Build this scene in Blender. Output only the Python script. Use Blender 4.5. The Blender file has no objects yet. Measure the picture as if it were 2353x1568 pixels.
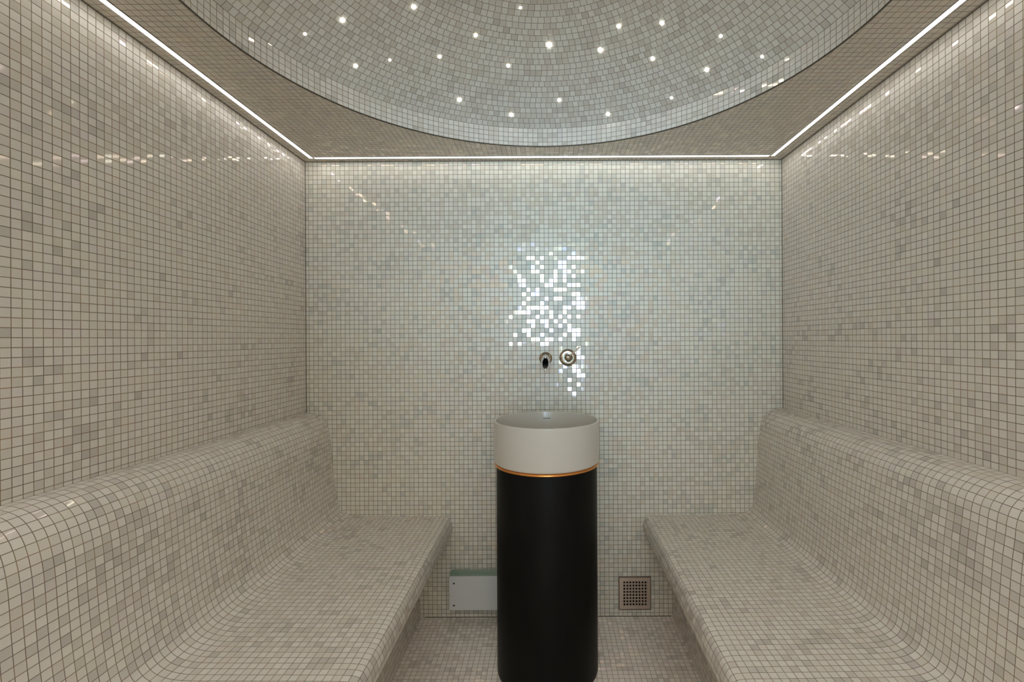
import bpy, bmesh, math, random
from mathutils import Vector
sc = bpy.context.scene
COL = sc.collection
T = 0.0205                                   # pitch of the glass mosaic in metres
HC = 61.4*T                                  # eye height above the floor
F, VX, VY, ROLL = 1083.0, 1262.8, 779.2, 0.0052

# ---------------------------------------------------------------- camera
cd = bpy.data.cameras.new('camera'); cam = bpy.data.objects.new('camera', cd); COL.objects.link(cam)
cd.sensor_width = 36; cd.lens = F/2353*36
cd.shift_x = -(VX-1176.5)/2353; cd.shift_y = (VY-784)/2353
cd.clip_start = 0.01
cam.location = (0, 0, HC); cam.rotation_mode = 'XYZ'
from mathutils import Matrix
cam.rotation_euler = (Matrix.Rotation(math.pi/2, 3, 'X') @ Matrix.Rotation(-ROLL, 3, 'Z')).to_euler()
sc.camera = cam

# ---------------------------------------------------------------- world (overcast daylight coming in by the doorway), exposure
w = bpy.data.worlds.new('daylight'); sc.world = w; w.use_nodes = True
bg = w.node_tree.nodes['Background']; bg.inputs[0].default_value = (0.75, 0.90, 1.0, 1); bg.inputs[1].default_value = 2.0
sc.view_settings.view_transform = 'Standard'; sc.view_settings.look = 'None'
sc.view_settings.gamma = 1; sc.view_settings.use_curve_mapping = False
sc.view_settings.exposure = 0.12
# daylight standing in the window of the anteroom behind the viewer, and an unseen fill light added under its ceiling
def area(name, loc, aim, sx, sy, power, col, spread=180):
    l = bpy.data.lights.new(name, 'AREA'); l.shape = 'RECTANGLE'; l.size = sx; l.size_y = sy; l.energy = power; l.color = col
    l.spread = math.radians(spread)
    o = bpy.data.objects.new(name, l); COL.objects.link(o); o.location = loc
    o.rotation_euler = Vector(aim).to_track_quat('-Z', 'Y').to_euler(); return o
area('window_daylight', (0, -80*T, HC+12*T), (0.035, 1, 0.08), 60*T, 100*T, 11.5, (0.50, 0.79, 1.0), 46)
area('anteroom_fill_light', (0, -40*T, HC+60*T), (0, 0, -1), 90*T, 40*T, 31.0, (1.0, 0.98, 0.945))
LED_POWER = 8.0
STAR_POWER = 30.0
sc.cycles.use_light_tree = True
sc.cycles.max_bounces = 14; sc.cycles.diffuse_bounces = 8

# ---------------------------------------------------------------- room dimensions (m)
YB = 104.1*T; YF = -6*T
XL, XR = -53.8*T, 51.5*T
ZC = HC + 39.4*T
def back(px, py, Y=None):
    """point (x, z) seen at a pixel, on the upright plane at depth Y"""
    Y = YB if Y is None else Y
    v = (py-VY); u = (px-VX); v = v + ROLL*u; u = u - ROLL*v
    return (u/F*Y, HC - v/F*Y)

# ---------------------------------------------------------------- materials
def rgb(h):
    return tuple(h) + (1,) if len(h) == 3 else h
def simple(name, col, rough=0.5, metal=0.0, **kw):
    m = bpy.data.materials.new(name); m.use_nodes = True
    b = m.node_tree.nodes['Principled BSDF']
    b.inputs['Base Color'].default_value = rgb(col); b.inputs['Roughness'].default_value = rough
    b.inputs['Metallic'].default_value = metal
    for k, v in kw.items(): b.inputs[k.replace('_', ' ')].default_value = v
    return m
def emit(name, col, s):
    m = bpy.data.materials.new(name); m.use_nodes = True; nt = m.node_tree
    nt.nodes.remove(nt.nodes['Principled BSDF'])
    e = nt.nodes.new('ShaderNodeEmission'); e.inputs[0].default_value = rgb(col); e.inputs[1].default_value = s
    nt.links.new(e.outputs[0], nt.nodes['Material Output'].inputs[0])
    return m

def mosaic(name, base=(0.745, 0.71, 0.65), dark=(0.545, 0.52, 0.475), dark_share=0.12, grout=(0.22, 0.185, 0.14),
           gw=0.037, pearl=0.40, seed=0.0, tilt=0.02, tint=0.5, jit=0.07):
    """small glass tiles: UV counts tiles. Each tile has its own shade, gloss, pearl film and tiny tilt."""
    m = bpy.data.materials.new(name); m.use_nodes = True; nt = m.node_tree; N = nt.nodes; L = nt.links
    b = N['Principled BSDF']
    def math_(op, a, bb=None, c=None):
        n = N.new('ShaderNodeMath'); n.operation = op
        for i, v in enumerate((a, bb, c)):
            if v is None: continue
            if hasattr(v, 'is_linked') or hasattr(v, 'links'): L.new(v, n.inputs[i])
            else: n.inputs[i].default_value = v
        return n.outputs[0]
    def vmath(op, a, bb=None, scale=None):
        n = N.new('ShaderNodeVectorMath'); n.operation = op
        for i, v in enumerate((a, bb)):
            if v is None: continue
            if hasattr(v, 'links'): L.new(v, n.inputs[i])
            else: n.inputs[i].default_value = v
        if scale is not None: n.inputs['Scale'].default_value = scale
        return n.outputs[0]
    uv = N.new('ShaderNodeUVMap'); uv.uv_map = 'UVMap'
    fl = vmath('FLOOR', uv.outputs[0])
    cell = vmath('ADD', fl, (seed*13.7+0.5, seed*7.3+0.5, seed))
    wn = N.new('ShaderNodeTexWhiteNoise'); wn.noise_dimensions = '3D'; L.new(cell, wn.inputs['Vector'])
    cell2 = vmath('ADD', cell, (71.0, 37.0, 11.0))
    wn2 = N.new('ShaderNodeTexWhiteNoise'); wn2.noise_dimensions = '3D'; L.new(cell2, wn2.inputs['Vector'])
    # distance to the tile edge
    fr = vmath('FRACTION', uv.outputs[0])
    sx = N.new('ShaderNodeSeparateXYZ'); L.new(fr, sx.inputs[0])
    ex = math_('MINIMUM', sx.outputs[0], math_('SUBTRACT', 1.0, sx.outputs[0]))
    ey = math_('MINIMUM', sx.outputs[1], math_('SUBTRACT', 1.0, sx.outputs[1]))
    ed = math_('MINIMUM', ex, ey)
    mr = N.new('ShaderNodeMapRange'); mr.interpolation_type = 'SMOOTHSTEP'
    mr.inputs['From Min'].default_value = gw*0.75; mr.inputs['From Max'].default_value = gw*1.35
    L.new(ed, mr.inputs['Value']); tile = mr.outputs[0]
    # clustered share of darker tiles
    ns = N.new('ShaderNodeTexNoise'); ns.noise_dimensions = '3D'; ns.inputs['Scale'].default_value = 0.11; ns.inputs['Detail'].default_value = 2.0
    L.new(cell, ns.inputs['Vector'])
    share = math_('MULTIPLY_ADD', math_('SUBTRACT', ns.outputs[0], 0.5), 1.2, dark_share)
    isdark = math_('LESS_THAN', wn.outputs['Value'], share)
    vs = N.new('ShaderNodeSeparateColor'); L.new(wn2.outputs['Color'], vs.inputs[0])
    darkk = math_('MULTIPLY', isdark, math_('MULTIPLY_ADD', vs.outputs[0], 0.75, 0.25))
    mix = N.new('ShaderNodeMix'); mix.data_type = 'RGBA'
    mix.inputs[6].default_value = rgb(base); mix.inputs[7].default_value = rgb(dark); L.new(darkk, mix.inputs[0])
    # small value jitter and a faint hue drift of the batch
    hsv = N.new('ShaderNodeHueSaturation'); L.new(mix.outputs[2], hsv.inputs['Color'])
    L.new(math_('MULTIPLY_ADD', vs.outputs[1], jit, 1.0-jit/2), hsv.inputs['Value'])
    ns2 = N.new('ShaderNodeTexNoise'); ns2.inputs['Scale'].default_value = 0.045; ns2.inputs['Detail'].default_value = 3.0; L.new(cell2, ns2.inputs['Vector'])
    L.new(math_('ADD', math_('MULTIPLY_ADD', vs.outputs[2], 0.03*tint, 0.5-0.015*tint), math_('MULTIPLY_ADD', ns2.outputs[0], 0.08*tint, -0.04*tint)), hsv.inputs['Hue'])
    mg = N.new('ShaderNodeMix'); mg.data_type = 'RGBA'; mg.inputs[6].default_value = rgb(grout)
    L.new(hsv.outputs[0], mg.inputs[7]); L.new(tile, mg.inputs[0]); L.new(mg.outputs[2], b.inputs['Base Color'])
    # pearl share: mirror-smooth and iridescent, the rest satin
    isp = math_('LESS_THAN', wn2.outputs['Value'], pearl)
    r1 = math_('MULTIPLY_ADD', isp, -0.30, 0.36)
    r2 = math_('MULTIPLY_ADD', tile, math_('SUBTRACT', r1, 0.85), 0.85)
    L.new(r2, b.inputs['Roughness'])
    L.new(math_('MULTIPLY', tile, math_('MULTIPLY_ADD', isp, 0.45, 0.45)), b.inputs['Specular IOR Level'])
    L.new(math_('MULTIPLY', isp, math_('MULTIPLY_ADD', vs.outputs[0], 150.0, 90.0)), b.inputs['Thin Film Thickness'])
    b.inputs['Thin Film IOR'].default_value = 1.9
    # tiny tilt of every tile + recessed joints
    geo = N.new('ShaderNodeNewGeometry')
    rnd = vmath('SUBTRACT', wn.outputs['Color'], (0.5, 0.5, 0.5))
    nrm = vmath('NORMALIZE', vmath('ADD', geo.outputs['Normal'], vmath('SCALE', rnd, scale=tilt)))
    bp = N.new('ShaderNodeBump'); bp.inputs['Strength'].default_value = 0.45; bp.inputs['Distance'].default_value = 0.0012
    L.new(tile, bp.inputs['Height']); L.new(nrm, bp.inputs['Normal']); L.new(bp.outputs[0], b.inputs['Normal'])
    return m

M_back = mosaic('mosaic_back_wall', seed=1, base=(0.71, 0.685, 0.595), dark=(0.545, 0.55, 0.49), gw=0.041, dark_share=0.15)
M_left = mosaic('mosaic_left_wall', seed=2, dark_share=0.05, jit=0.05)
M_right = mosaic('mosaic_right_wall', seed=3, dark_share=0.06, jit=0.05)
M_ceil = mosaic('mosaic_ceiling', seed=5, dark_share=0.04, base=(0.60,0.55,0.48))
M_dome = mosaic('mosaic_dome', seed=6, base=(0.70, 0.70, 0.66), gw=0.031)
M_floor = mosaic('mosaic_floor', seed=7, base=(0.95,0.89,0.82), dark=(0.70,0.65,0.59), grout=(0.32, 0.28, 0.22), gw=0.034)
M_bl = mosaic('mosaic_left_bench', seed=8, dark_share=0.13, gw=0.034)
M_br = mosaic('mosaic_right_bench', seed=9, dark_share=0.13, gw=0.034)
M_led = emit('warm_white_diffuser', (1.0, 0.955, 0.895), LED_POWER)
M_star = emit('warm_white_star', (1.0, 0.93, 0.80), STAR_POWER)
M_alu = simple('satin_aluminium', (0.55, 0.54, 0.52), 0.35, 1.0)
M_trim = simple('dark_bronze_edge', (0.09, 0.075, 0.055), 0.5, 0.3)
M_ceram = simple('cream_ceramic', (0.575, 0.54, 0.475), 0.22, 0.0, Coat_Weight=0.3, Coat_Roughness=0.08)
M_copper = simple('polished_copper', (0.95, 0.42, 0.12), 0.18, 1.0)
M_slot = simple('dark_slot', (0.02, 0.02, 0.02), 0.7)
M_chrome = simple('chrome', (0.72, 0.73, 0.75), 0.06, 1.0)
M_nickel = simple('warm_polished_nickel', (0.36, 0.31, 0.24), 0.14, 1.0)
M_white = simple('white_back_painted_glass', (0.64, 0.66, 0.66), 0.12)
M_green = simple('green_glass', (0.40, 0.56, 0.46), 0.05, 0.0, Transmission_Weight=0.35, IOR=1.5)
M_steel = simple('brushed_steel', (0.64, 0.55, 0.48), 0.30, 1.0)
M_plain = simple('grey_render', (0.4, 0.4, 0.38), 0.8)

def black_column():
    m = bpy.data.materials.new('black_leather'); m.use_nodes = True; nt = m.node_tree; N = nt.nodes; L = nt.links
    b = N['Principled BSDF']; b.inputs['Roughness'].default_value = 0.42; b.inputs['Specular IOR Level'].default_value = 0.10
    tc = N.new('ShaderNodeTexCoord'); mp = N.new('ShaderNodeMapping'); mp.inputs['Scale'].default_value = (9, 9, 3); mp.inputs['Rotation'].default_value = (0.5, 0.5, 0)
    L.new(tc.outputs['Object'], mp.inputs[0]); n = N.new('ShaderNodeTexNoise'); n.inputs['Scale'].default_value = 1.4; n.inputs['Detail'].default_value = 6
    L.new(mp.outputs[0], n.inputs['Vector']); r = N.new('ShaderNodeValToRGB')
    r.color_ramp.elements[0].position = 0.3; r.color_ramp.elements[0].color = (0.0045, 0.0045, 0.004, 1)
    r.color_ramp.elements[1].position = 0.75; r.color_ramp.elements[1].color = (0.0085, 0.008, 0.0075, 1)
    L.new(n.outputs[0], r.inputs[0]); L.new(r.outputs[0], b.inputs['Base Color'])
    n2 = N.new('ShaderNodeTexNoise'); n2.inputs['Scale'].default_value = 260; L.new(tc.outputs['Object'], n2.inputs['Vector'])
    bp = N.new('ShaderNodeBump'); bp.inputs['Strength'].default_value = 0.08; bp.inputs['Distance'].default_value = 0.001
    L.new(n2.outputs[0], bp.inputs['Height']); L.new(bp.outputs[0], b.inputs['Normal'])
    return m
M_black = black_column()

# ---------------------------------------------------------------- mesh helpers
class MB:
    def __init__(s): s.v = []; s.f = []; s.uv = []; s.sm = []; s.mi = []
    def face(s, pts, uvs=None, smooth=False, mi=0):
        i = len(s.v); s.v += [tuple(p) for p in pts]; s.f.append(tuple(range(i, i+len(pts))))
        s.uv.append(uvs or [(0, 0)]*len(pts)); s.sm.append(smooth); s.mi.append(mi)
    def box(s, a, b):
        x0, y0, z0 = a; x1, y1, z1 = b
        P = [(x0,y0,z0),(x1,y0,z0),(x1,y1,z0),(x0,y1,z0),(x0,y0,z1),(x1,y0,z1),(x1,y1,z1),(x0,y1,z1)]
        for q in ((0,3,2,1),(4,5,6,7),(0,1,5,4),(1,2,6,5),(2,3,7,6),(3,0,4,7)): s.face([P[k] for k in q])
    def grid(s, P, UV=None, close_u=False, smooth=True, mi=0):
        """P[i][j] shared-vertex grid"""
        base = len(s.v); R = len(P); C = len(P[0])
        for row in P: s.v += [tuple(p) for p in row]
        for i in range(R-1):
            for j in range(C if close_u else C-1):
                jj = (j+1) % C
                s.f.append((base+i*C+j, base+i*C+jj, base+(i+1)*C+jj, base+(i+1)*C+j))
                s.uv.append([UV(i,j), UV(i,j+1), UV(i+1,j+1), UV(i+1,j)] if UV else [(0,0)]*4)
                s.sm.append(smooth); s.mi.append(mi)
    def build(s, name, mat, parent=None, loc=None, merge=None, recalc=False, bevel=0):
        me = bpy.data.meshes.new(name); me.from_pydata(s.v, [], s.f)
        ul = me.uv_layers.new(name='UVMap'); k = 0
        for u in s.uv:
            for q in u: ul.data[k].uv = q; k += 1
        for p, sm_, mi in zip(me.polygons, s.sm, s.mi): p.use_smooth = sm_; p.material_index = mi
        for m in (mat if isinstance(mat, (list, tuple)) else [mat]): me.materials.append(m)
        if merge or recalc:
            bm = bmesh.new(); bm.from_mesh(me)
            if merge: bmesh.ops.remove_doubles(bm, verts=bm.verts, dist=merge)
            if recalc: bmesh.ops.recalc_face_normals(bm, faces=bm.faces)
            bm.to_mesh(me); bm.free()
        o = bpy.data.objects.new(name, me); COL.objects.link(o)
        if parent: o.parent = parent
        if loc: o.location = loc
        if bevel:
            md = o.modifiers.new('bevel', 'BEVEL'); md.width = bevel; md.segments = 3; md.limit_method = 'ANGLE'
        return o
def lathe(mb, prof, seg=96, c=(0,0,0), axis='Z', smooth=True, closed=False):
    P = []
    for r, h in prof:
        row = []
        for k in range(seg):
            a = 2*math.pi*k/seg; x, y = r*math.cos(a), r*math.sin(a)
            row.append((c[0]+x, c[1]+y, c[2]+h) if axis == 'Z' else (c[0]+x, c[1]-h, c[2]+y))
        P.append(row)
    mb.grid(P, close_u=True, smooth=smooth)
def tag(o, label=None, cat=None, group=None, kind=None):
    if label: o['label'] = label
    if cat: o['category'] = cat
    if group: o['group'] = group
    if kind: o['kind'] = kind
    return o
def empty(name, loc, label, cat, group=None):
    o = bpy.data.objects.new(name, None); COL.objects.link(o); o.location = loc; o.empty_display_size = 0.05
    return tag(o, label, cat, group)

# ---------------------------------------------------------------- the room shell
TH = 0.10
def slab(name, mat, inner, uvs, out):
    """inner face carries the mosaic; a solid slab behind it"""
    mb = MB(); mb.face(inner, uvs)
    o2 = [tuple(Vector(p)+Vector(out)) for p in inner]
    n = len(inner)
    for k in range(n): mb.face([inner[k], o2[k], o2[(k+1)%n], inner[(k+1)%n]], mi=1)
    mb.face(list(reversed(o2)), mi=1)
    return tag(mb.build(name, [mat, M_plain], merge=1e-6), kind='structure')
nz = (ZC)/T; fy = (YB-YF)/T; fx = (XR-XL)/T
slab('wall_back', M_back, [(XL,YB,0),(XR,YB,0),(XR,YB,ZC),(XL,YB,ZC)], [(0.3,-nz),(fx+.3,-nz),(fx+.3,0),(0.3,0)], (0,TH,0))
slab('wall_left', M_left, [(XL,YF,0),(XL,YB,0),(XL,YB,ZC),(XL,YF,ZC)], [(fy,-nz),(0,-nz),(0,0),(fy,0)], (-TH,0,0))
slab('wall_right', M_right, [(XR,YB,0),(XR,YF,0),(XR,YF,ZC),(XR,YB,ZC)], [(0,-nz),(fy,-nz),(fy,0),(0,0)], (TH,0,0))
slab('floor', M_floor, [(XL,YF,0),(XR,YF,0),(XR,YB,0),(XL,YB,0)], [(0,fy),(fx,fy),(fx,0),(0,0)], (0,0,-TH))
# behind the viewer: the open glazed front, a small anteroom, and its window with the daylight outside
M_ante = simple('warm_white_plaster', (0.72, 0.66, 0.58), 0.7)
M_afloor = simple('pale_stone_floor', (0.62, 0.58, 0.52), 0.5)
AX0, AX1, AY, AZ = -80*T, 78*T, -73*T, HC+62*T
WX0, WX1, WZ0, WZ1 = -21.2*T, 19.6*T, HC-2*T, HC+56*T
EX0, EZ0 = 8.5*T, HC-33*T                     # extra low opening below the window's right end, added to shape its reflection
mb = MB()
for a, b in (((AX0,0),(WX0,AZ)), ((WX1,0),(AX1,AZ)), ((WX0,0),(EX0,WZ0)), ((EX0,0),(WX1,EZ0)), ((WX0,WZ1),(WX1,AZ))):
    mb.box((a[0],AY-TH,a[1]), (b[0],AY,b[1]))
tag(mb.build('wall_anteroom', M_ante), kind='structure')
mb = MB()                                      # the front of the steam room: jambs and lintel
for a, b in (((AX0,0),(XL,AZ)), ((XR,0),(AX1,AZ)), ((XL,ZC),(XR,AZ))):
    mb.box((a[0],YF-TH,a[1]), (b[0],YF-0.0005,b[1]))
tag(mb.build('wall_front', M_ante), kind='structure')
for nm, x0, x1 in (('wall_anteroom_left', AX0-TH, AX0), ('wall_anteroom_right', AX1, AX1+TH)):
    mb = MB(); mb.box((x0,AY,0), (x1,YF,AZ)); tag(mb.build(nm, M_ante), kind='structure')
mb = MB(); mb.box((AX0,AY,-TH), (AX1,YF-0.0005,0)); tag(mb.build('floor_anteroom', M_afloor), kind='structure')
mb = MB(); mb.box((AX0,AY,AZ), (AX1,YF,AZ+TH)); tag(mb.build('ceiling_anteroom', M_ante), kind='structure')

# dark joints in the corners of the back wall
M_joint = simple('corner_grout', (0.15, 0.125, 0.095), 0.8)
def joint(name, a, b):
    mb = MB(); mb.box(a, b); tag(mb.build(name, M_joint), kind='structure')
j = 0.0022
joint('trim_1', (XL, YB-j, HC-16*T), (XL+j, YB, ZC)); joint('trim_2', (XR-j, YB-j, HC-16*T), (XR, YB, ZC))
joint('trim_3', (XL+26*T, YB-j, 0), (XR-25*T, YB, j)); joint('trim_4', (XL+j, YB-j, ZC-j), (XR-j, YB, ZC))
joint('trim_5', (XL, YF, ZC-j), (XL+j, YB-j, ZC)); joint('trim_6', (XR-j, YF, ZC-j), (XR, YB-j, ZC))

# ceiling: flat field with a round opening, upstand and dome
CX, CY, R = -1.2*T, 55.2*T, 41.4*T
SEG = 192
cor = [math.atan2(y-CY, x-CX) for x, y in ((XL,YF),(XR,YF),(XR,YB),(XL,YB))]
angs = sorted([2*math.pi*k/SEG-math.pi for k in range(SEG)] + cor)
def rect_hit(a):
    dx, dy = math.cos(a), math.sin(a); t = 1e9
    if dx > 1e-9: t = min(t, (XR-CX)/dx)
    if dx < -1e-9: t = min(t, (XL-CX)/dx)
    if dy > 1e-9: t = min(t, (YB-CY)/dy)
    if dy < -1e-9: t = min(t, (YF-CY)/dy)
    return (CX+dx*t, CY+dy*t)
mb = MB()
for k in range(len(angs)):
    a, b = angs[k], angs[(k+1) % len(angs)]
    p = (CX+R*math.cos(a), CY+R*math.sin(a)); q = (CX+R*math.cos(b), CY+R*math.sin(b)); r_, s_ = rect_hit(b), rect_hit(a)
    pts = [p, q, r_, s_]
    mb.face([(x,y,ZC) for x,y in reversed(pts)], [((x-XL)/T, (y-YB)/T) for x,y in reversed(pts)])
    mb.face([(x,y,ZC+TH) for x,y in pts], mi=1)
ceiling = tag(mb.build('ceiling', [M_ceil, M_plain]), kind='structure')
# upstand, four courses of tile
BH = 3.75*T
nb = round(2*math.pi*R/T)
mb = MB(); rows = []
for i in range(3):
    rows.append([(CX+R*math.cos(-2*math.pi*k/SEG), CY+R*math.sin(-2*math.pi*k/SEG), ZC+BH*i/2) for k in range(SEG)])
mb.grid(rows, UV=lambda i, j: (j/SEG*nb, 4.0*i/2), close_u=True)
mb.build('dome_upstand', mosaic('mosaic_upstand', seed=10, base=(0.78,0.75,0.70), dark_share=0.02), ceiling)
mb = MB()
lathe(mb, [(R+0.001, -0.0008), (R-0.0012, -0.0008), (R-0.0012, 0.0035), (R+0.001, 0.0035)], SEG, (CX, CY, ZC))
tag(mb.build('edge_trim', M_trim, ceiling), 'thin dark line around the dome opening')
# dome in courses: every course has its own whole number of tiles
A0 = math.radians(38); RS = R/math.sin(A0); PITCH = 1.06*T
ZD = ZC+BH - RS*math.cos(A0)                # height of the sphere's centre
mb = MB(); random.seed(4); n = 0; a = A0
while a > 0.004:
    a2 = max(a-PITCH/RS, 0.0005); am = (a+a2)/2
    cnt = max(3, round(2*math.pi*RS*math.sin(am)/PITCH)); off = random.random()
    base = len(mb.v)
    def ring(aa): return [(CX+RS*math.sin(aa)*math.cos(-2*math.pi*k/SEG), CY+RS*math.sin(aa)*math.sin(-2*math.pi*k/SEG), ZD+RS*math.cos(aa)) for k in range(SEG)]
    mb.grid([ring(a), ring(a2)], UV=lambda i, j, n=n, cnt=cnt, off=off: (j/SEG*cnt+off, n+i), close_u=True)
    a = a2; n += 1
dome = mb.build('dome', M_dome, ceiling, merge=1e-6)

# ---------------------------------------------------------------- benches
def catmull(pts, sub=6):
    out = []
    for i in range(len(pts)-1):
        p0 = pts[max(i-1,0)]; p1 = pts[i]; p2 = pts[i+1]; p3 = pts[min(i+2,len(pts)-1)]
        for k in range(sub):
            t = k/sub
            out.append(tuple(0.5*((2*b)+(c-a_)*t+(2*a_-5*b+4*c-d)*t*t+(-a_+3*b-3*c+d)*t**3) for a_,b,c,d in zip(p0,p1,p2,p3)))
    out.append(pts[-1]); return out
def lin(p, q, n): return [tuple(a_+(b_-a_)*k/n for a_, b_ in zip(p, q)) for k in range(n+1)]
G = 0.0008
def bench(label, wallx, up, flat0, nose, under, mat, kind_labels):
    """profiles in (x, z) on the back wall, extruded towards the viewer"""
    s = 1 if wallx < 0 else -1
    up = catmull(up); nose = catmull(nose, 8)
    y0, y1 = YB-G, YF+G
    t = empty('tiled_bench', ((wallx+nose[-1][0])/2, (y0+y1)/2, 0), label, 'bench', 'tiled steam room benches')
    L0 = t.location.copy()
    def part(name, surf, closing, v0):
        mb = MB(); v = v0; vs = [v0]
        for k in range(1, len(surf)): v += math.dist(surf[k-1], surf[k])/T; vs.append(v)
        rows = [[(x-L0.x, y0-L0.y, z) for x, z in surf], [(x-L0.x, y1-L0.y, z) for x, z in surf]]
        if s < 0: rows = rows[::-1]
        U = [0, (y0-y1)/T] if s > 0 else [(y0-y1)/T, 0]
        mb.grid(rows, UV=lambda i, j: (U[i], vs[j]), smooth=True)
        poly = surf + closing
        for y in (y0, y1):
            pp = [(x-L0.x, y-L0.y, z) for x, z in poly]
            mb.face(pp, [(p[0]/T, p[2]/T) for p in pp])
        cl = [surf[-1]] + closing + [surf[0]]
        for k in range(len(cl)-1):
            a_, b_ = cl[k], cl[k+1]
            mb.face([(a_[0]-L0.x,y0-L0.y,a_[1]), (a_[0]-L0.x,y1-L0.y,a_[1]), (b_[0]-L0.x,y1-L0.y,b_[1]), (b_[0]-L0.x,y0-L0.y,b_[1])], mi=0)
        o = mb.build(name, mat, t, recalc=False); return v
    wx = wallx + s*G
    zs = nose[-1][1]
    up = [(wx, up[0][1])] + up[1:]
    v = part('backrest', up, [(up[-1][0], zs), (wx, zs)], 0.0)
    seat = lin(up[-1], nose[0], 12)[:-1] + nose
    v = part('seat', seat, [(up[-1][0], zs)], v)
    base = [nose[-1]]
    for q in under: base += lin(base[-1], q, 4)[1:]
    part('base', base, [(wx, base[-1][1]), (wx, zs)], v)
    return t
# measured section of the left bench on the back wall
Lp = [back(*p) for p in [(703,949),(718,950),(734,956),(746,968),(754,985),(759.5,1012),(763,1056),(766.5,1095),(771.5,1130),(776,1152),(783,1170),(796,1181),(817,1186.5),(840,1187.5)]]
Ln = [back(*p) for p in [(985,1188),(1015,1188.4),(1028,1190),(1034,1194),(1039,1206),(1040,1218),(1034,1233)]]
Lu = [back(*p) for p in [(1007,1280),(960.5,1366),(961,1375),(968,1416)]]
Lu[-1] = (Lu[-1][0], 0.0005)
bench('beige mosaic bench built along the left wall, left of the washbasin', XL, Lp, None, Ln, Lu, M_bl, None)
Rp = [back(*p) for p in [(1800,937),(1782,939),(1766,945.5),(1754,957),(1748.5,970),(1746,990),(1743,1015),(1739.6,1061),(1736,1112),(1732,1150),(1727,1167),(1718,1175.5),(1700,1181),(1670,1183)]]
Rn = [back(*p) for p in [(1530,1185),(1500,1185.4),(1487.5,1186.8),(1482,1191),(1477.5,1203),(1477,1213),(1483,1229)]]
Ru = [back(*p) for p in [(1513.5,1290),(1547,1352),(1550.5,1371),(1545,1412)]]
Ru[-1] = (Ru[-1][0], 0.0005)
bench('beige mosaic bench built along the right wall, beside the wall grille', XR, Rp, None, Rn, Ru, M_br, None)

# ---------------------------------------------------------------- LED strips in the ceiling
def strip(p, q, label):
    """p, q ends of the centre line on the ceiling"""
    (x0,y0),(x1,y1) = p, q; cx, cy = (x0+x1)/2, (y0+y1)/2
    t = empty('light_strip', (cx, cy, ZC), label, 'light strip', 'light strips around the ceiling edge')
    L_ = math.dist(p, q)/2; al = abs(x1-x0) > abs(y1-y0)
    def bx(w0, w1, z0, z1, l):
        mb = MB()
        if al: mb.box((-l, w0, z0), (l, w1, z1))
        else: mb.box((w0, -l, z0), (w1, l, z1))
        return mb
    hw = 0.36*T
    bx(-hw, hw, -0.0016, -0.0002, L_).build('diffuser', M_led, t)
    for s in (-1, 1):
        a_, b_ = sorted((s*hw, s*(hw+0.0022)))
        bx(a_, b_, -0.0018, -0.0002, L_).build('edge_profile', M_alu, t)
xl, xr, yb = -51.3*T, 48.45*T, YB-2.3*T
strip((xl, yb+0.1*T), (xl, YF+0.02), 'warm white light strip in the ceiling running along the left wall')
strip((xr, yb+0.1*T), (xr, YF+0.02), 'warm white light strip in the ceiling running along the right wall')
strip((xl+0.75*T, yb), (xr-0.85*T, yb), 'warm white light strip in the ceiling running along the back wall')

# ---------------------------------------------------------------- star lights in the dome
STARS = [
 (787,46,.40,'large star light, upper left of the dome, level with the brightest top lights'),
 (701,78,.24,'small star light nearest the left end of the dome'),
 (817,151,.34,'leftmost star light of the lower row above the upstand'),
 (896,138,.22,'tiny star light just right of the lower left star'),
 (951,16,.38,'star light near the top edge of the photo, left of centre'),
 (1010,130,.32,'star light between the tiny left one and the middle of the dome'),
 (1056,229,.42,'large star light low in the dome, left of the washbasin tap'),
 (1093,81,.34,'star light up and left of the brightest one'),
 (1168,151,.34,'star light left of and below the brightest one'),
 (1175,264,.40,'lowest star light left of the tap, just above the upstand'),
 (1196,18,.24,'small star light at the top centre of the photo'),
 (1262,103,.50,'brightest star light, in the middle of the dome above the tap'),
 (1285,230,.36,'star light straight below the brightest one'),
 (1380,115,.44,'bright star light first to the right of the brightest one'),
 (1397,262,.38,'lowest star light right of the tap, just above the upstand'),
 (1422,60,.38,'left one of the two star lights near the top right of centre'),
 (1500,135,.36,'star light in the row right of the bright pair, middle height'),
 (1521,53,.36,'right one of the two star lights near the top right of centre'),
 (1543,225,.26,'small star light low in the right half of the dome'),
 (1624,160,.38,'large star light farthest down the right flank of the dome'),
 (1656,83,.28,'small star light high on the right flank of the dome'),
 (1751,130,.25,'small star light nearest the right end of the dome'),
]
C0 = Vector((CX, CY, ZD))
for px, py, rad, lab in STARS:
    x, z = back(px, py, 1.0); d = Vector((x, 1.0, z-HC)).normalized(); o = Vector((0,0,HC))-C0
    b_ = o.dot(d); disc = b_*b_-(o.length_squared-RS*RS); tt = -b_+math.sqrt(disc)
    hit = Vector((0,0,HC))+d*tt; nrm = (C0-hit).normalized()
    mb = MB(); r = rad*T*0.88
    prof = [(r, -0.0002), (r*0.96, r*0.12), (r*0.8, r*0.22), (r*0.5, r*0.3), (0.0001, r*0.34)]
    lathe(mb, prof, 20)
    s = mb.build('star_light', M_star); s.location = hit + nrm*0.0002
    s.rotation_euler = nrm.to_track_quat('Z', 'Y').to_euler()
    tag(s, lab, 'ceiling light', 'star lights in the mosaic dome')

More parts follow.
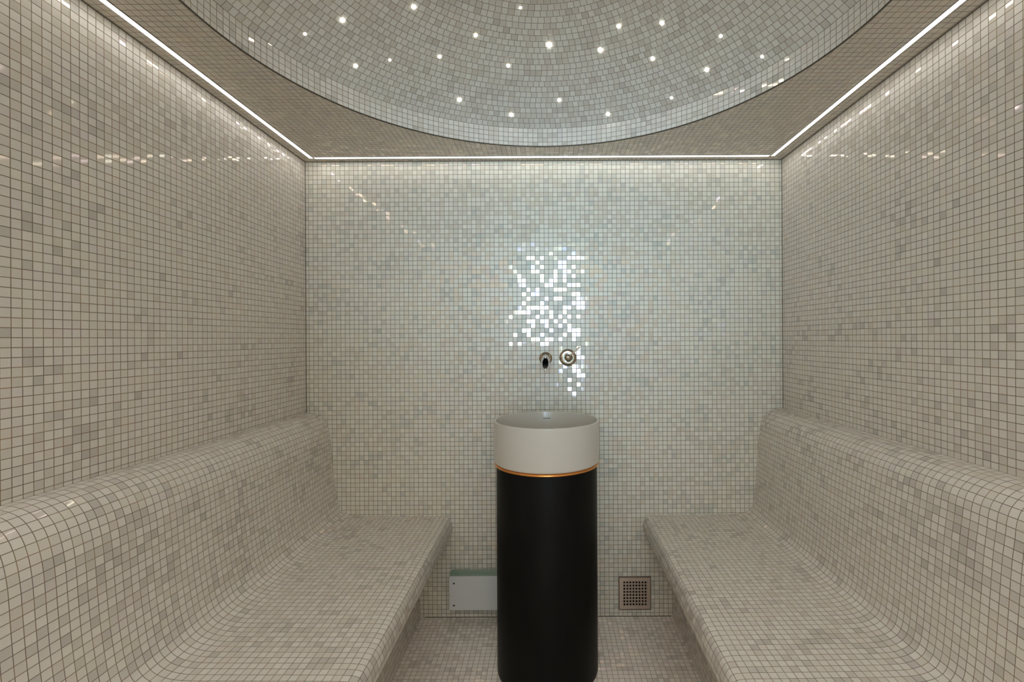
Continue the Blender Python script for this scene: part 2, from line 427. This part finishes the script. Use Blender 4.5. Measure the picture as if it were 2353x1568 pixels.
# ---------------------------------------------------------------- washbasin
BX, BY = -0.66*T, 89.0*T
ZR, ZB = HC-15.12*T, HC-22.87*T
wb = empty('washbasin', (BX, BY, 0), 'round cream ceramic washbasin on a tall black cylindrical pedestal', 'washbasin')
mb = MB(); ro = 9.885*T; w_ = 0.42*T
def arc(cx, cz, r, a0, a1, n): return [(cx+r*math.cos(math.radians(a0+(a1-a0)*k/n)), cz+r*math.sin(math.radians(a0+(a1-a0)*k/n))) for k in range(n+1)]
prof = [(0.5*T, ZB+0.02), (0.5*T, ZB)] + [(ro-0.75*T, ZB)] + arc(ro-0.5*T, ZB+0.5*T, 0.5*T, -90, 0, 8) + [(ro, ZR-0.3*T)] + arc(ro-0.18*T, ZR-0.18*T, 0.18*T, 0, 90, 5) \
     + arc(ro-w_+0.15*T, ZR-0.15*T, 0.15*T, 90, 180, 5) + [(ro-w_-0.15*T, ZR-3.2*T)] + arc(ro-w_-2.2*T, ZR-3.6*T, 2.0*T, 0, -82, 12) + [(3*T, ZR-5.85*T), (1.6*T, ZR-6.1*T), (0.001, ZR-6.1*T)]
lathe(mb, prof, 128)
mb.build('basin', M_ceram, wb)
mb = MB(); lathe(mb, [(0.001,0.014),(1.0*T,0.013),(1.45*T,0.009),(1.5*T,0.0)], 48, (0,0,ZR-6.1*T)); tag(mb.build('drain_cover', M_ceram, wb), None)
mb = MB(); yb_ = ro-w_-0.06*T
mb.box((-0.75*T, yb_-0.0018, ZR-1.55*T), (0.75*T, yb_+0.002, ZR-1.32*T)); mb.build('overflow_slot', simple('grey_slot', (0.28,0.27,0.25), 0.5), wb)
mb = MB(); rr = 9.57*T
lathe(mb, [(0.4*T,ZB-0.0005),(rr,ZB-0.0005)] + arc(rr, ZB-0.26*T, 0.22*T, 80, -80, 8) + [(0.4*T, ZB-0.5*T)], 128)
tag(mb.build('copper_ring', M_copper, wb), 'shiny copper ring under the basin')
mb = MB(); rc = 9.44*T
lathe(mb, [(0.3*T,ZB-0.5*T-0.0002),(rc-0.12*T,ZB-0.5*T-0.0002)] + arc(rc-0.1*T, ZB-0.6*T, 0.1*T, 90, 0, 4) + [(rc, 0.6*T), (rc, 0.0005), (0.3*T, 0.0005)], 128)
tag(mb.build('pedestal', M_black, wb), 'matt black cylindrical pedestal')

# ---------------------------------------------------------------- wall spout and valve
sx_, sz_ = back(1254, 824)
sp = empty('wall_spout', (sx_, YB, sz_), 'short chrome tube spout with an open cut end, on the back wall above the basin', 'tap')
mb = MB(); r = 1.42*T
lathe(mb, [(r,0.0005),(r,0.004),(r-0.0015,0.006),(0.9*T,0.007),(0.85*T,0.007)], 48, (0,0,0), 'Y')
mb.build('wall_flange', M_nickel, sp)
# tube falling slightly towards the basin, end cut obliquely so that the channel is open on top
def tube(r0, r1, rev):
    P = []; n = 48; LT, LB = 5.2*T, 11.2*T; slope = math.radians(6)
    for i in range(9):
        row = []
        for k in range(n):
            a_ = 2*math.pi*k/n; rr_ = r0
            xx = rr_*math.cos(a_); zz = rr_*math.sin(a_)*1.0
            f = (1-math.sin(a_))/2
            ln = (LT+(LB-LT)*f)*i/8
            row.append((xx, -ln*math.cos(slope)-zz*math.sin(slope)*0, zz-ln*math.sin(slope)+0.2*T))
        P.append(row)
    return P
ri, ro_ = 0.62*T, 0.92*T
outp, inp = tube(ro_, 0, False), tube(ri, 0, True)
mb = MB(); mb.grid(outp, close_u=True); mb.grid([outp[-1], inp[-1]], close_u=True); mb.build('spout_tube', M_chrome, sp)
mb = MB(); mb.grid([[(x*0.999, y+0.0003, z) for x,y,z in row] for row in reversed(inp)], close_u=True)
y_ = inp[1]; mb.face([(x,y,z) for x,y,z in inp[1]])
tag(mb.build('spout_channel', simple('dark_spout_inside', (0.05,0.05,0.05), 0.35, 0.6), sp), 'dark inside of the spout')
vx_, vz_ = back(1305, 822)
va = empty('tap_valve', (vx_, YB, vz_), 'round warm metal tap valve with a thin raised lever, right of the spout', 'tap')
mb = MB(); r = 1.88*T
lathe(mb, [(r,0.0005),(r,0.005),(r-0.002,0.007),(1.25*T,0.0075)], 64, (0,0,0), 'Y'); mb.build('wall_flange', M_nickel, va)
mb = MB(); lathe(mb, [(1.22*T,0.006),(1.22*T,0.010),(1.12*T,0.0115),(1.02*T,0.010),(0.98*T,0.008)], 64, (0,0,0), 'Y'); mb.build('collar', simple('bright_brass_edge',(0.85,0.76,0.6),0.12,1.0), va)
mb = MB(); lathe(mb, [(0.80*T,0.006),(0.80*T,0.034),(0.70*T,0.038),(0.28*T,0.040),(0.0005,0.040)], 48, (0,0,0), 'Y'); mb.build('knob', M_nickel, va)
mb = MB(); lathe(mb, [(0.26*T,0.039),(0.26*T,0.043),(0.0005,0.044)], 32, (0,0,0), 'Y'); mb.build('knob_cap', simple('bright_cap',(0.95,0.92,0.85),0.1,1.0), va)
mb = MB(); P = []
ln = 3.0*T; ang = math.radians(42)
for i in range(8):
    f_ = i/7; row = []
    rr_ = 0.13*T
    cxx = (0.5*T+ln*f_)*math.cos(ang); czz = (0.5*T+ln*f_)*math.sin(ang); yy = -0.026-0.012*f_
    for k in range(16):
        a_ = 2*math.pi*k/16
        row.append((cxx-math.sin(ang)*rr_*math.cos(a_), yy+rr_*math.sin(a_), czz+math.cos(ang)*rr_*math.cos(a_)))
    P.append(row)
mb.grid(P, close_u=True); mb.face(P[-1]); mb.build('lever', simple('lever_metal',(0.80,0.74,0.66),0.12,1.0), va)

# ---------------------------------------------------------------- steam outlet box (left of the pedestal)
D = 3.2*T; YP = YB-D
bx0, bz1 = back(1032, 1326, YP); _, bz0 = back(1032, 1403, YP); bx1, _ = back(1222, 1326, YP)
st = empty('steam_outlet', ((bx0+bx1)/2, YB, bz0), 'flat white steam outlet cover with green glass top, low behind the black pedestal', 'steam outlet')
hw = (bx1-bx0)/2; hh = bz1-bz0
mb = MB(); mb.box((-hw, -D, 0), (hw, -D+0.006, hh)); mb.build('front_panel', M_white, st, bevel=0.0006)
mb = MB(); mb.box((-hw, -D+0.0085, hh-0.005), (hw, -D*0.5-0.0020, hh)); mb.build('glass_top', M_green, st, bevel=0.0005)
mb = MB(); mb.box((-hw, -D*0.5+0.0020, hh-0.005), (hw, -0.0025, hh)); mb.build('glass_top', M_green, st, bevel=0.0005)
mb = MB(); mb.box((-hw, -D+0.0063, 0.0), (-hw+0.005, -0.0006, hh-0.0055)); mb.build('glass_side', M_green, st, bevel=0.0005)
mb = MB(); mb.box((hw-0.005, -D+0.0063, 0.0), (hw, -0.0006, hh-0.0055)); mb.build('glass_side', M_green, st, bevel=0.0005)
mb = MB(); mb.box((-hw+0.006, -D+0.008, 0.004), (hw-0.006, -0.001, hh-0.012)); mb.build('housing', simple('grey_housing',(0.05,0.07,0.06),0.5), st)
for xx in (-hw+1.0*T, hw-1.0*T):
    for zz in (1.0*T, hh-1.45*T):
        mb = MB(); lathe(mb, [(0.19*T,0.0),(0.19*T,0.0009),(0.0003,0.0011)], 20, (xx, -D, zz), 'Y'); tag(mb.build('screw', M_slot, st), 'small dark screw')

# ---------------------------------------------------------------- perforated wall grille (right of the pedestal)
gx0, gz1 = back(1421.5, 1325); gx1, gz0 = back(1495.5, 1400)
gr = empty('wall_grille', ((gx0+gx1)/2, YB, gz0), 'square perforated steel grille low on the back wall, right of the pedestal', 'grille')
hw = (gx1-gx0)/2; S = gz1-gz0; fw = 0.0028
mb = MB()
for a_, b_ in (((-hw,0),(hw,fw)), ((-hw,S-fw),(hw,S)), ((-hw,fw),(-hw+fw,S-fw)), ((hw-fw,fw),(hw,S-fw))):
    mb.box((a_[0],-0.007,a_[1]), (b_[0],-0.0005,b_[1]))
mb.build('frame', simple('dark_steel_frame',(0.22,0.18,0.15),0.3,1.0), gr)
# plate with 8 x 8 square holes
g0 = 0.0005; W = hw-fw-g0; H0, H1 = fw+g0, S-fw-g0
mar = 0.115*S; nh = 8
def cuts(lo, hi):
    p = (hi-lo-2*mar)/(nh-0.5+0.0); h = p*0.62; c = [lo]
    p = (hi-lo-2*mar-h)/(nh-1)
    for k in range(nh): c += [lo+mar+k*p, lo+mar+k*p+h]
    return c+[hi]
xs, zs = cuts(-W, W), cuts(H0, H1)
mb = MB(); yf, yk = -0.0062, -0.0042
for i in range(len(xs)-1):
    for j in range(len(zs)-1):
        if i % 2 and j % 2:
            x0,x1,z0,z1 = xs[i],xs[i+1],zs[j],zs[j+1]
            q = [(x0,z0),(x1,z0),(x1,z1),(x0,z1)]
            for k in range(4):
                a_, b_ = q[k], q[(k+1)%4]; mb.face([(a_[0],yf,a_[1]),(a_[0],yk,a_[1]),(b_[0],yk,b_[1]),(b_[0],yf,b_[1])])
            continue
        mb.face([(xs[i],yf,zs[j]),(xs[i+1],yf,zs[j]),(xs[i+1],yf,zs[j+1]),(xs[i],yf,zs[j+1])])
mb.build('perforated_plate', M_steel, gr)
mb = MB(); mb.box((-W, -0.0038, H0), (W, -0.0008, H1)); mb.build('backing', simple('black_void',(0.004,0.004,0.004),0.9), gr)
